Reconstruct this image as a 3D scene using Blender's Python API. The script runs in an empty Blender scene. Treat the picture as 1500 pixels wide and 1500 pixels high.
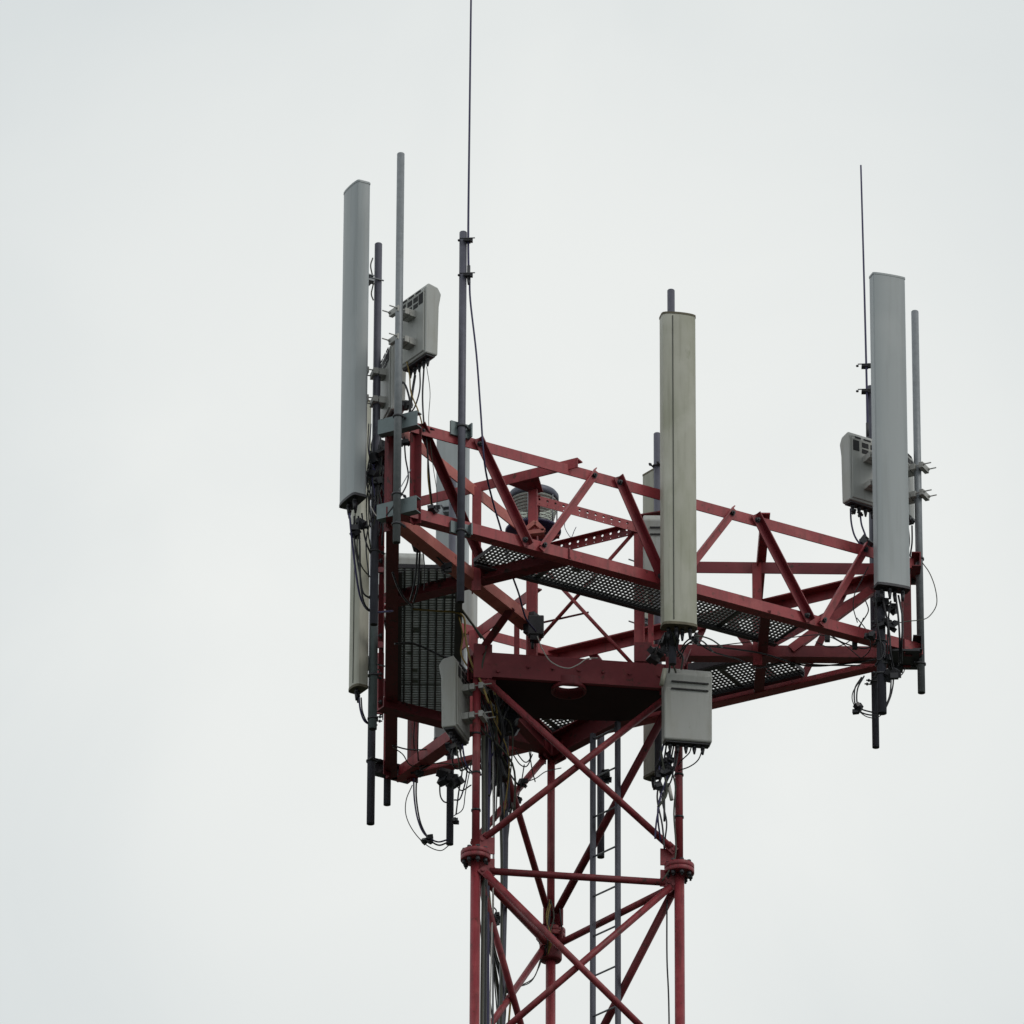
import bpy, bmesh, math, random
from mathutils import Vector as V, Matrix
random.seed(7)
R_ = math.radians
sc = bpy.context.scene
col = sc.collection
# ------------------------------------------------------------ camera (telephoto, looking up from the ground)
F, PITCH, ROLL = 13323.87, 0.4630688, 0.0047146
CAM = V((-0.3266, -46.5237, 2.6379))
fw = V((0, math.cos(PITCH), math.sin(PITCH))); rt = V((1, 0, 0)); up = V((0, -math.sin(PITCH), math.cos(PITCH)))
cr, sr = math.cos(ROLL), math.sin(ROLL)
rt2 = cr*rt + sr*up; up2 = cr*up - sr*rt
cam = bpy.data.cameras.new('camera'); camo = bpy.data.objects.new('camera', cam); col.objects.link(camo)
camo.matrix_world = Matrix(((rt2.x, up2.x, -fw.x, CAM.x), (rt2.y, up2.y, -fw.y, CAM.y), (rt2.z, up2.z, -fw.z, CAM.z), (0, 0, 0, 1)))
cam.sensor_width = 36; cam.lens = F/1500*36; cam.clip_end = 20000; cam.clip_start = .5
sc.camera = camo
# ------------------------------------------------------------ overcast sky
SUN_EL, SUN_AZ = 42, 128        # azimuth of the sun measured from +Y clockwise
w = bpy.data.worlds.new('World'); sc.world = w; w.use_nodes = True
nt = w.node_tree; nt.nodes.clear(); N = nt.nodes.new; L = nt.links.new
out = N('ShaderNodeOutputWorld'); mix = N('ShaderNodeMixShader')
b1 = N('ShaderNodeBackground'); sky = N('ShaderNodeTexSky'); sky.sky_type = 'NISHITA'; sky.sun_disc = False
sky.sun_elevation = R_(SUN_EL); sky.sun_rotation = R_(SUN_AZ); sky.air_density = 2; sky.dust_density = 4
L(sky.outputs[0], b1.inputs[0]); b1.inputs[1].default_value = .05
b2 = N('ShaderNodeBackground'); b2.inputs[1].default_value = 1.0
tc = N('ShaderNodeTexCoord')
no = N('ShaderNodeTexNoise'); no.inputs['Scale'].default_value = 22; no.inputs['Detail'].default_value = 5; no.inputs['Roughness'].default_value = .5; no.inputs['Distortion'].default_value = .6
L(tc.outputs['Generated'], no.inputs['Vector'])
# sky lightened round the view axis: lens vignetting put into its colour
vd = N('ShaderNodeVectorMath'); vd.operation = 'DISTANCE'
gd = (fw + .006*rt - .004*up).normalized(); vd.inputs[1].default_value = gd
L(tc.outputs['Generated'], vd.inputs[0])
mr = N('ShaderNodeMapRange'); mr.inputs['From Min'].default_value = .018; mr.inputs['From Max'].default_value = .105
mr.inputs['To Min'].default_value = 1; mr.inputs['To Max'].default_value = 0; mr.interpolation_type = 'SMOOTHERSTEP'
L(vd.outputs['Value'], mr.inputs['Value'])
m1 = N('ShaderNodeMath'); m1.operation = 'MULTIPLY_ADD'; m1.inputs[1].default_value = .62; m1.inputs[2].default_value = .0
L(mr.outputs[0], m1.inputs[0])
m2 = N('ShaderNodeMath'); m2.operation = 'MULTIPLY_ADD'; m2.inputs[1].default_value = .5; m2.use_clamp = True
L(no.outputs[0], m2.inputs[0]); L(m1.outputs[0], m2.inputs[2])
rp = N('ShaderNodeValToRGB'); rp.color_ramp.elements[0].color = (.66, .71, .725, 1); rp.color_ramp.elements[1].color = (.92, .935, .912, 1)
rp.color_ramp.elements[0].position = 0; rp.color_ramp.elements[1].position = 1
L(m2.outputs[0], rp.inputs[0]); L(rp.outputs[0], b2.inputs[0])
mix.inputs[0].default_value = .94
L(b1.outputs[0], mix.inputs[1]); L(b2.outputs[0], mix.inputs[2]); L(mix.outputs[0], out.inputs[0])
sl = bpy.data.lights.new('sun', 'SUN'); sl.energy = .65; sl.angle = R_(20); sl.color = (1, .95, .88)
so = bpy.data.objects.new('sun', sl); col.objects.link(so)
az = R_(SUN_AZ); sd = V((math.sin(az)*math.cos(R_(SUN_EL)), math.cos(az)*math.cos(R_(SUN_EL)), math.sin(R_(SUN_EL))))
so.rotation_euler = sd.to_track_quat('Z', 'Y').to_euler(); so.location = (20, -20, 60)
sc.view_settings.view_transform = 'Standard'; sc.view_settings.look = 'None'; sc.view_settings.exposure = 0; sc.view_settings.gamma = 1

# ------------------------------------------------------------ helpers
def at(px, py, Y):
    d = fw*F + rt2*(px-750) - up2*(py-750)
    return CAM + d*((Y-CAM.y)/d.y)
def atz(px, py, Z):
    d = fw*F + rt2*(px-750) - up2*(py-750)
    return CAM + d*((Z-CAM.z)/d.z)
TH = .0118452
def ang(k): return R_(240+120*k) + TH
def pol(r, t, k, z):
    a = ang(k); u = V((math.cos(a), math.sin(a), 0)); tt = V((-math.sin(a), math.cos(a), 0))
    return u*r + tt*t + V((0, 0, z))
def rotk(v, k): return Matrix.Rotation(R_(120*k), 3, 'Z') @ v

class MB:
    def __init__(s): s.bm = bmesh.new()
    def poly(s, pts, faces, smooth=False):
        vs = [s.bm.verts.new(p) for p in pts]
        for f in faces:
            try: fc = s.bm.faces.new([vs[i] for i in f]); fc.smooth = smooth
            except ValueError: pass
        return s
    def box(s, c, size, ax=None):
        c = V(c); x, y, z = [q/2 for q in size]
        X, Y, Z = ax if ax else (V((1, 0, 0)), V((0, 1, 0)), V((0, 0, 1)))
        p = [c + X*(sx*x) + Y*(sy*y) + Z*(sz*z) for sz in (-1, 1) for sy in (-1, 1) for sx in (-1, 1)]
        return s.poly(p, [(0, 2, 3, 1), (4, 5, 7, 6), (0, 1, 5, 4), (2, 6, 7, 3), (0, 4, 6, 2), (1, 3, 7, 5)])
    def prism(s, p, q, prof, side, upd, smooth=False):
        p = V(p); q = V(q); n = len(prof)
        pts = [p + side*a + upd*b for a, b in prof] + [q + side*a + upd*b for a, b in prof]
        s.poly(pts, [(i, (i+1) % n, n+(i+1) % n, n+i) for i in range(n)], smooth)
        vs = s.bm.verts; vs.ensure_lookup_table(); m = len(vs)
        for k0 in (0, n):
            fc = s.bm.faces.new([vs[m-2*n+k0+i] for i in (range(n) if k0 else reversed(range(n)))])
        return s
    def cyl(s, p, q, r1, r2=None, n=16, caps=True):
        p = V(p); q = V(q); r2 = r1 if r2 is None else r2
        d = (q-p).normalized(); a = d.orthogonal().normalized(); b = d.cross(a)
        pts = []
        for c, r in ((p, r1), (q, r2)):
            for i in range(n):
                t = 2*math.pi*i/n; pts.append(c + a*(r*math.cos(t)) + b*(r*math.sin(t)))
        vs = [s.bm.verts.new(x) for x in pts]
        for i in range(n):
            f = s.bm.faces.new([vs[i], vs[(i+1) % n], vs[n+(i+1) % n], vs[n+i]]); f.smooth = True
        if caps:
            s.bm.faces.new(list(reversed(vs[:n]))); s.bm.faces.new(vs[n:])
        return s
    def lathe(s, c, prof, n=28):      # prof: list of (r, z)
        c = V(c); rows = []
        for r, z in prof:
            rows.append([s.bm.verts.new(c + V((r*math.cos(2*math.pi*i/n), r*math.sin(2*math.pi*i/n), z))) for i in range(n)])
        for a, b in zip(rows, rows[1:]):
            for i in range(n):
                f = s.bm.faces.new([a[i], a[(i+1) % n], b[(i+1) % n], b[i]]); f.smooth = True
        return s
    def tube(s, pts, r, n=7, r2=None):
        pts = [V(p) for p in pts]; r2 = r if r2 is None else r2
        if len(pts) > 2:               # Catmull-Rom smoothing
            P = [pts[0]*2-pts[1]] + pts + [pts[-1]*2-pts[-2]]; o = []
            for i in range(1, len(P)-2):
                a, b, c, d = P[i-1:i+3]
                for k in range(6):
                    t = k/6
                    o.append(.5*((2*b) + (c-a)*t + (2*a-5*b+4*c-d)*t*t + (3*b-a-3*c+d)*t**3))
            pts = o + [pts[-1]]
        rows = []; prev = None
        for i, p in enumerate(pts):
            d = (pts[min(i+1, len(pts)-1)] - pts[max(i-1, 0)]).normalized()
            a = d.orthogonal().normalized() if prev is None else (prev - d*prev.dot(d)).normalized()
            prev = a; b = d.cross(a); rr = r + (r2-r)*i/max(1, len(pts)-1)
            rows.append([s.bm.verts.new(p + a*(rr*math.cos(2*math.pi*j/n)) + b*(rr*math.sin(2*math.pi*j/n))) for j in range(n)])
        for A, B in zip(rows, rows[1:]):
            for j in range(n):
                f = s.bm.faces.new([A[j], A[(j+1) % n], B[(j+1) % n], B[j]]); f.smooth = True
        s.bm.faces.new(list(reversed(rows[0]))); s.bm.faces.new(rows[-1])
        return s
    def build(s, name, mat, parent=None, bevel=0, label=None):
        off = V((0, 0, 0)); p = parent
        while p: off += V(p.location); p = p.parent
        if not parent:
            zs = [v.co for v in s.bm.verts]; lo = min(c.z for c in zs)
            cx = sum(c.x for c in zs)/len(zs); cy = sum(c.y for c in zs)/len(zs); off = V((cx, cy, lo))
        for v in s.bm.verts: v.co -= off
        bmesh.ops.recalc_face_normals(s.bm, faces=s.bm.faces)
        me = bpy.data.meshes.new(name); s.bm.to_mesh(me); s.bm.free()
        o = bpy.data.objects.new(name, me); col.objects.link(o); me.materials.append(mat)
        if parent: o.parent = parent
        else: o.location = off
        if bevel:
            b = o.modifiers.new('bevel', 'BEVEL'); b.width = bevel; b.segments = 2; b.limit_method = 'ANGLE'; b.angle_limit = R_(35)
        if label: o['label'] = label
        return o
def tag(o, label, cat=None, group=None, kind=None):
    if label: o['label'] = label
    if cat: o['category'] = cat
    if group: o['group'] = group
    if kind: o['kind'] = kind
    return o
def thing(name, loc, label, cat, group=None, rz=0):
    o = bpy.data.objects.new(name, None); col.objects.link(o); o.location = loc; o.rotation_euler = (0, 0, rz); o.empty_display_size = .1
    return tag(o, label, cat, group)
kids = {}
def copy_tree(o, parent=None):
    c = o.copy(); col.objects.link(c); c.parent = parent
    for ch in [x for x in bpy.data.objects if x.parent == o]: copy_tree(ch, c)
    return c
Z = V((0, 0, 1))

# ------------------------------------------------------------ materials
def mat(name, c, rough=.5, metal=0, var=.25, scale=6, c2=None, amt=.5, spots=None, bump=.0, streak=False, chalk=None):
    m = bpy.data.materials.new(name); m.use_nodes = True; t = m.node_tree; n = t.nodes; l = t.links
    bs = n['Principled BSDF']; bs.inputs['Roughness'].default_value = rough; bs.inputs['Metallic'].default_value = metal
    g = n.new('ShaderNodeNewGeometry')
    mp = n.new('ShaderNodeMapping'); l.new(g.outputs['Position'], mp.inputs[0])
    if streak: mp.inputs['Scale'].default_value = (1, 1, .12)
    a = n.new('ShaderNodeTexNoise'); a.inputs['Scale'].default_value = scale; a.inputs['Detail'].default_value = 6; a.inputs['Roughness'].default_value = .65
    l.new(mp.outputs[0], a.inputs['Vector'])
    r = n.new('ShaderNodeValToRGB'); r.color_ramp.elements[0].position = .3; r.color_ramp.elements[1].position = .7
    c2 = c2 or tuple(x*(1-var) for x in c)
    r.color_ramp.elements[0].color = (*c2, 1); r.color_ramp.elements[1].color = (*c, 1)
    l.new(a.outputs[0], r.inputs[0]); last = r.outputs[0]
    if spots:                       # dirt, chips and rust with a shape of their own
        b = n.new('ShaderNodeTexNoise'); b.inputs['Scale'].default_value = spots[1]; b.inputs['Detail'].default_value = 8; b.inputs['Roughness'].default_value = .7
        m2_ = n.new('ShaderNodeMapping'); m2_.inputs['Scale'].default_value = (1, 1, .35 if streak else 1)
        l.new(g.outputs['Position'], m2_.inputs[0]); l.new(m2_.outputs[0], b.inputs['Vector'])
        r2 = n.new('ShaderNodeValToRGB'); r2.color_ramp.elements[0].position = spots[2]; r2.color_ramp.elements[1].position = spots[2]+.1
        r2.color_ramp.elements[0].color = (0, 0, 0, 1); r2.color_ramp.elements[1].color = (1, 1, 1, 1)
        l.new(b.outputs[0], r2.inputs[0])
        mx = n.new('ShaderNodeMixRGB'); mx.inputs[2].default_value = (*spots[0], 1)
        l.new(r2.outputs[0], mx.inputs[0]); l.new(last, mx.inputs[1]); last = mx.outputs[0]
    if chalk:                       # patches bleached by the weather, and thin run-off streaks
        for (cc, sc_, vs, lo_, f_) in chalk:
            m3 = n.new('ShaderNodeMapping'); m3.inputs['Scale'].default_value = (1, 1, vs); m3.inputs['Location'].default_value = (3, 7, 1)
            b3 = n.new('ShaderNodeTexNoise'); b3.inputs['Scale'].default_value = sc_; b3.inputs['Detail'].default_value = 6
            l.new(g.outputs['Position'], m3.inputs[0]); l.new(m3.outputs[0], b3.inputs['Vector'])
            mr3 = n.new('ShaderNodeMapRange'); mr3.inputs['From Min'].default_value = lo_; mr3.inputs['From Max'].default_value = lo_+.2; mr3.inputs['To Max'].default_value = f_
            l.new(b3.outputs[0], mr3.inputs[0])
            mx3 = n.new('ShaderNodeMixRGB'); mx3.inputs[2].default_value = (*cc, 1)
            l.new(mr3.outputs[0], mx3.inputs[0]); l.new(last, mx3.inputs[1]); last = mx3.outputs[0]
    l.new(last, bs.inputs['Base Color'])
    if bump:
        bb = n.new('ShaderNodeBump'); bb.inputs['Strength'].default_value = bump; bb.inputs['Distance'].default_value = .01
        l.new(a.outputs[0], bb.inputs['Height']); l.new(bb.outputs[0], bs.inputs['Normal'])
    return m
M = dict(
    red=mat('red_paint', (.40, .046, .058), .5, 0, .3, 5, spots=((.08, .022, .012), 24, .585), bump=.2, chalk=[((.46, .10, .10), 9, 1, .5, .55), ((.10, .02, .02), 26, .12, .5, .5)]),
    redleg=mat('leg_red_paint', (.285, .032, .044), .5, 0, .3, 5, spots=((.07, .02, .012), 22, .58), bump=.2, chalk=[((.40, .09, .09), 9, 1, .5, .5), ((.08, .018, .018), 30, .1, .5, .6)]),
    redmid=mat('half_shaded_red_paint', (.25, .026, .038), .5, 0, .3, 6, spots=((.07, .02, .012), 24, .585), bump=.2, chalk=[((.36, .07, .07), 9, 1, .52, .5)]),  # same red, half darkened: shade on spokes and members put into the colour
    redsalmon=mat('lit_red_paint', (.60, .175, .15), .6, 0, .25, 6, spots=((.12, .035, .02), 24, .59), bump=.2, chalk=[((.72, .27, .23), 9, 1, .5, .6)]),  # lighter copy of the red: light on the left spokes put into the colour
    reddark=mat('shaded_red_paint', (.19, .018, .026), .6, 0, .35, 7, spots=((.04, .015, .012), 20, .55), bump=.2),  # darkest copy of the red: shade put into the colour, plus dirt spots
    galv=mat('galvanised_steel', (.27, .29, .31), .5, .35, .25, 28, spots=((.42, .43, .44), 90, .62), bump=.1),
    galvdark=mat('weathered_pipe', (.115, .115, .15), .5, .2, .3, 18, spots=((.3, .3, .34), 70, .66), bump=.1),
    galvgreen=mat('galvanised_channel', (.20, .25, .26), .5, .2, .25, 14, spots=((.09, .1, .1), 30, .6), bump=.1),
    grate=mat('steel_grating', (.16, .17, .17), .55, .2, .35, 20, bump=.1),
    gratel=mat('galvanised_grating', (.29, .325, .315), .55, .1, .3, 16, bump=.1),
    darkm=mat('dark_steel', (.06, .06, .07), .55, .1, .4, 20),
    grey=mat('grey_radome', (.35, .385, .40), .38, 0, .07, 2.2, spots=((.30, .32, .32), 12, .66), streak=True, chalk=[((.27, .295, .30), 34, .04, .5, .5), ((.43, .46, .47), 4, .6, .5, .5)]),
    white=mat('pale_radome', (.42, .43, .415), .45, 0, .08, 3, spots=((.28, .28, .25), 22, .64), streak=True, chalk=[((.30, .30, .27), 40, .08, .5, .55), ((.34, .33, .28), 9, .6, .5, .4)]),
    cream=mat('weathered_cream_radome', (.47, .47, .395), .5, 0, .16, 4, spots=((.30, .31, .23), 13, .61), streak=True, chalk=[((.30, .31, .22), 7, .5, .45, .55), ((.26, .26, .20), 38, .05, .52, .5), ((.60, .60, .54), 5, .7, .52, .5)]),
    cap=mat('mossy_cap', (.17, .15, .10), .7, 0, .4, 20),
    seam=mat('dark_seam', (.05, .055, .045), .6, 0, .4, 60),
    cable=mat('black_cable', (.018, .018, .024), .45, 0, .3, 30),
    blue=mat('bluish_cable', (.032, .027, .095), .5, 0, .02, 3),
    yellow=mat('yellow_cable', (.32, .22, .05), .5, 0, .3, 20),
    green=mat('olive_cable', (.06, .065, .045), .5, 0, .3, 20),
    pale=mat('pale_cable', (.55, .53, .5), .5, 0, .2, 20),
    recess=mat('vent_recess', (.02, .02, .022), .7, 0, .2, 20),
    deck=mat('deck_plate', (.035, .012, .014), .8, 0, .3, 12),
    cap2=mat('lamp_cap', (.10, .11, .15), .45, .2, .2, 12),
    clampm=mat('zinc_clamp', (.46, .46, .44), .5, .1, .3, 30),
    ground=mat('grass_ground', (.035, .042, .025), .95, 0, .4, .3),
)
def glass():
    m = bpy.data.materials.new('lens_glass'); m.use_nodes = True; t = m.node_tree; n = t.nodes; l = t.links
    n.clear(); o = n.new('ShaderNodeOutputMaterial'); mx = n.new('ShaderNodeMixShader'); mx.inputs[0].default_value = .45
    tr = n.new('ShaderNodeBsdfTransparent'); tr.inputs[0].default_value = (.86, .9, .85, 1)
    b = n.new('ShaderNodeBsdfPrincipled'); b.inputs['Base Color'].default_value = (.68, .72, .66, 1); b.inputs['Roughness'].default_value = .15
    wv = n.new('ShaderNodeTexNoise'); wv.inputs['Scale'].default_value = 25; bp = n.new('ShaderNodeBump'); bp.inputs['Strength'].default_value = .2
    l.new(wv.outputs[0], bp.inputs['Height']); l.new(bp.outputs[0], b.inputs['Normal'])
    l.new(tr.outputs[0], mx.inputs[1]); l.new(b.outputs[0], mx.inputs[2]); l.new(mx.outputs[0], o.inputs[0]); return m
M['glass'] = glass()

# ------------------------------------------------------------ ground
GZ = 1.0
g = MB().poly([V((-3000, -3000, GZ)), V((3000, -3000, GZ)), V((3000, 3000, GZ)), V((-3000, 3000, GZ))], [(0, 1, 2, 3)])
tag(g.build('ground', M['ground']), 'flat grassy ground far below the tower', kind='structure')

ZB, ZT = 25.0, 25.5255
# ------------------------------------------------------------ the lattice tower
tower = thing('lattice_tower', (0, 0, GZ), 'slender red three-legged lattice tower of round pipes with crossed braces', 'tower')
RT = .6627; TA = R_(-21.69)
def leg(i): a = TA + R_(120*i); return V((RT*math.cos(a), RT*math.sin(a), 0))   # 0 right, 1 rear, 2 left
ZF = 23.52; BAY = 1.27
ZTOP = 24.77
LR, LM, LL = leg(0), leg(1), leg(2)
def lz(l, z): return V((l.x, l.y, z))
for l in (LL, LR, LM):
    b = MB(); b.cyl(lz(l, ZF), lz(l, ZTOP), .0225, n=20); b.cyl(lz(l, GZ), lz(l, ZF), .0285, n=20)
    lo = b.build('leg', M['redleg'], tower)
    z = ZF; k = 0
    while z > 22:
        f = MB()
        f.lathe(lz(l, z), [(.02, .028), (.082, .028), (.084, .026), (.084, .003), (.082, .001)], 28)
        f.lathe(lz(l, z), [(.082, -.001), (.084, -.003), (.084, -.026), (.082, -.028), (.02, -.028)], 28)
        f.build('flange', M['redleg'], lo)
        for j in range(8):
            n = MB()
            a = j*math.pi/4+.2; c = lz(l, z) + V((math.cos(a), math.sin(a), 0))*.064
            n.cyl(c+V((0, 0, -.062)), c+V((0, 0, .042)), .006, n=8)
            n.cyl(c+V((0, 0, -.05)), c+V((0, 0, -.0285)), .0125, n=6); n.cyl(c+V((0, 0, .0285)), c+V((0, 0, .042)), .0125, n=6)
            n.build('flange_bolt', M['darkm'], lo)
        z -= BAY*2
def strut(p, q, r, m, name='brace', cut=.05, flat=True):
    p, q = V(p), V(q); d = (q-p).normalized(); b = MB()
    b.cyl(p+d*cut, q-d*cut, r, n=14)
    if flat:                                      # flattened, bolted ends
        s = d.cross(Z).normalized()
        for e, sg in ((p, 1), (q, -1)):
            c = e + d*(sg*cut)
            b.prism(c-d*(sg*.035), c+d*(sg*.03), [(-.004, -r*1.25), (.004, -r*1.25), (.004, r*1.25), (-.004, r*1.25)], s, d.cross(s))
            b.cyl(c-s*.014-d*(sg*.02), c+s*.014-d*(sg*.02), .011, n=6)
    return b.build(name, m, tower)
zl = [ZTOP-.13, ZF]; z = ZF
while z > 20.5: z -= BAY; zl.append(z)
faces3 = [(LL, LR), (LR, LM), (LM, LL)]
for bi in range(len(zl)-1):
    zt, zb = zl[bi]-(.06 if bi else .0), zl[bi+1]+.07
    for fi, (a, b_) in enumerate(faces3):
        nrm = ((a+b_)/2).normalized()*.03
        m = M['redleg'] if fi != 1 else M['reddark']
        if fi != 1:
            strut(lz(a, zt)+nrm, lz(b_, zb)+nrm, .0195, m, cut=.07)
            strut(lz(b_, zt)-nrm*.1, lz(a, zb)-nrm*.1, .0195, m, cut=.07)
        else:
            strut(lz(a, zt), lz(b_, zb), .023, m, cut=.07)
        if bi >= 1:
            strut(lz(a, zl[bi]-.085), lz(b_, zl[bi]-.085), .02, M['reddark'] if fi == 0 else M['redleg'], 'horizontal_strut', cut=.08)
    for l in (LL, LR, LM):                        # gusset plates, towards the two neighbours
        for o_ in (LL, LR, LM):
            if o_ is l: continue
            d = (o_-l).normalized()
            for zz, s in ((zb+.0, -1), (zt, 1)):
                b = MB(); b.prism(lz(l, zz-.05)+d*.062, lz(l, zz+.05)+d*.062, [(-.045, -.005), (.045, -.005), (.045, .005), (-.045, .005)], d, d.cross(Z))
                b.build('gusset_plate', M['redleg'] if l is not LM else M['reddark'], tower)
# lower part of the mast, below the picture
b = MB(); z = zl[-1]
while z - BAY > GZ:
    for a, c in faces3:
        b.cyl(lz(a, z), lz(c, z-BAY), .019, n=8); b.cyl(lz(a, z), lz(c, z), .019, n=8)
    z -= BAY
b.build('lower_bracing', M['red'], tower)
MB().lathe(lz(LM, ZF), [(.03, -.032), (.062, -.034), (.064, -.04), (.064, -.155), (.058, -.165), (.03, -.167)], 24).build('splice_sleeve', M['reddark'], tower)
# deck ring of channel beams on the leg tops
for fi, (a, b_) in enumerate(faces3):
    d = (b_-a).normalized(); nrm = ((a+b_)/2).normalized()
    b = MB()
    hh = .075
    b.prism(lz(a, ZTOP-.08)-d*.0+nrm*.03, lz(b_, ZTOP-.08)+nrm*.03, [(0, -hh), (.008, -hh), (.008, hh), (0, hh)], nrm, Z)
    b.prism(lz(a, ZTOP-.08)+nrm*.03, lz(b_, ZTOP-.08)+nrm*.03, [(-.05, -hh), (-.001, -hh), (-.001, -hh+.008), (-.05, -hh+.008)], nrm, Z)
    b.prism(lz(a, ZTOP-.08)+nrm*.03, lz(b_, ZTOP-.08)+nrm*.03, [(-.05, hh-.008), (-.001, hh-.008), (-.001, hh), (-.05, hh)], nrm, Z)
    for t in (.06, .1, .25, .37, .5, .62, .75, .9):
        c = lz(a+(b_-a)*t, ZTOP-.08-(.04 if t in (.1,) else 0))+nrm*.038
        b.cyl(c, c+nrm*.012, .011, n=6)
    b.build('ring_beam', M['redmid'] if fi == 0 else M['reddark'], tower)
for l in (LL, LR, LM):
    b = MB(); u = l.normalized()
    for o_ in (LL, LR, LM):
        if o_ is l: continue
        d = (o_-l).normalized(); nn = ((l+o_)/2).normalized()
        b.prism(lz(l, ZTOP-.17)+nn*.041+d*.03, lz(l, ZTOP+.04)+nn*.041+d*.03, [(-.055, 0), (.05, 0), (.05, .007), (-.055, .007)], d, nn)
    b.build('corner_plate', M['redmid'], tower)
# deck with a round manhole
b = MB(); hc = at(832, 1003, 0); hx = atz(833, 1006, ZTOP-.15); cen = V((hx.x, hx.y, 0)); n = 72; rin = .088
tri = [LL*1.02, LR*1.02, V((.33, .14, 0)), V((-.34, .10, 0))]
def ray(c, d):
    best = 9
    for i in range(4):
        p, q = tri[i], tri[(i+1) % 4]; e = q-p; den = d.x*e.y-d.y*e.x
        if abs(den) < 1e-9: continue
        t = ((p.x-c.x)*e.y-(p.y-c.y)*e.x)/den; u = ((p.x-c.x)*d.y-(p.y-c.y)*d.x)/den
        if t > 0 and -1e-6 <= u <= 1+1e-6: best = min(best, t)
    return best
for z0, z1 in ((ZTOP-.158, ZTOP-.152),):
    pts = []; fs = []
    for i in range(n):
        a = 2*math.pi*i/n; d = V((math.cos(a), math.sin(a), 0)); r = ray(cen, d)
        for rr, zz in ((rin, z0), (r, z0), (r, z1), (rin, z1)): pts.append(cen + d*rr + V((0, 0, zz)))
    for i in range(n):
        j = (i+1) % n
        for k in range(4): fs.append((4*i+k, 4*i+(k+1) % 4, 4*j+(k+1) % 4, 4*j+k))
    b.poly(pts, fs)
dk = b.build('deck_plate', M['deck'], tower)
MB().lathe(cen+V((0, 0, ZTOP-.158)), [(rin, .04), (rin+.005, .04), (rin+.005, -.002), (rin+.012, -.002), (rin+.012, -.025), (rin, -.025), (rin, .04)], 40).build('manhole_rim', M['reddark'], dk)
# upper three posts, perforated ring and plates
ZR = 25.79
for k in range(3):
    b = MB(); p = pol(.40, 0, k, 0); u = pol(1, 0, k, 0); t = pol(0, 1, k, 0)
    b.prism(p+V((0, 0, ZTOP-.0)), p+V((0, 0, ZR+.03)), [(-.028, -.03), (.028, -.03), (.028, -.022), (.004, -.022), (.004, .03), (-.004, .03), (-.004, -.022), (-.028, -.022)], t, -u)
    b.build('post', M['red'], tower)
    b = MB(); c = pol(.42, 0, k, ZR+.04)
    b.poly([c+u*.12+t*-.10+Z*z_ for z_ in (0, .007)] + [c+u*.12+t*.10+Z*z_ for z_ in (0, .007)] + [c-u*.06+t*.03+Z*z_ for z_ in (0, .007)] + [c-u*.06-t*.03+Z*z_ for z_ in (0, .007)],
           [(0, 2, 4, 6), (1, 7, 5, 3), (0, 1, 3, 2), (2, 3, 5, 4), (4, 5, 7, 6), (6, 7, 1, 0)])
    b.build('top_plate', M['reddark'], tower)
def ringcell(b, o, X, Y, T, x0, x1, y0, y1, r, th, m=4):
    cx, cy = (x0+x1)/2, (y0+y1)/2; hx, hy = (x1-x0)/2, (y1-y0)/2; q = [(-hx, -hy), (hx, -hy), (hx, hy), (-hx, hy)]
    rim = [(q[e][0]+(q[(e+1) % 4][0]-q[e][0])*i/m, q[e][1]+(q[(e+1) % 4][1]-q[e][1])*i/m) for e in range(4) for i in range(m)]
    n = len(rim); pts = []; fs = []
    for i, (rx, ry) in enumerate(rim):
        a = 2*math.pi*i/n - math.pi*.75
        for xx, yy, tt in ((r*math.cos(a), r*math.sin(a), 0), (rx, ry, 0), (rx, ry, th), (r*math.cos(a), r*math.sin(a), th)):
            pts.append(o + X*(cx+xx) + Y*(cy+yy) + T*tt)
    for i in range(n):
        j = (i+1) % n
        fs += [(4*i, 4*i+1, 4*j+1, 4*j), (4*i+3, 4*j+3, 4*j+2, 4*i+2), (4*i, 4*j, 4*j+3, 4*i+3)]
    b.poly(pts, fs)
for k in range(3):
    p = pol(.40, 0, k, ZR-.02); q = pol(.40, 0, (k+1) % 3, ZR-.02)
    d = (q-p).normalized(); ln = (q-p).length; nrm = d.cross(Z); b = MB(); nc = 13; cw = ln/nc
    for i in range(nc):
        ringcell(b, p, d, Z, nrm, i*cw, (i+1)*cw, -.008, .026, .0078, .004)
        ringcell(b, p, d, Z, nrm, i*cw, (i+1)*cw, -.032, -.008, .0032, .004)
    b.prism(p+Z*.026, q+Z*.026, [(-.03, 0), (.004, 0), (.004, .004), (-.03, .004)], nrm, Z)
    b.build('perforated_angle', M['red'], tower)
for k in (1, 2):
    p, q = pol(.40, 0, k, 0), pol(.40, 0, (k+1) % 3, 0)
    za, zb_, zc, zd = (25.78, 25.18, 24.86, 25.75)
    strut(p+Z*za, q+Z*zb_, .011, M['red'], 'post_brace', cut=.03); strut(p+Z*zc, q+Z*zd, .011, M['red'], 'post_brace', cut=.03)
strut(at(790, 913, .34), at(862, 897, .2), .006, M['reddark'], 'post_brace', cut=.0, flat=False)
for r_, k in ((.58, 2), (.465, 1)):
    c = pol(r_, 0, k, 0); MB().prism(c+Z*(ZB-.03), c+Z*ZT, [(-.016, -.016), (.016, -.016), (.016, .016), (-.016, .016)], V((1, 0, 0)), V((0, 1, 0))).build('spoke_post', M['red'], tower)

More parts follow.
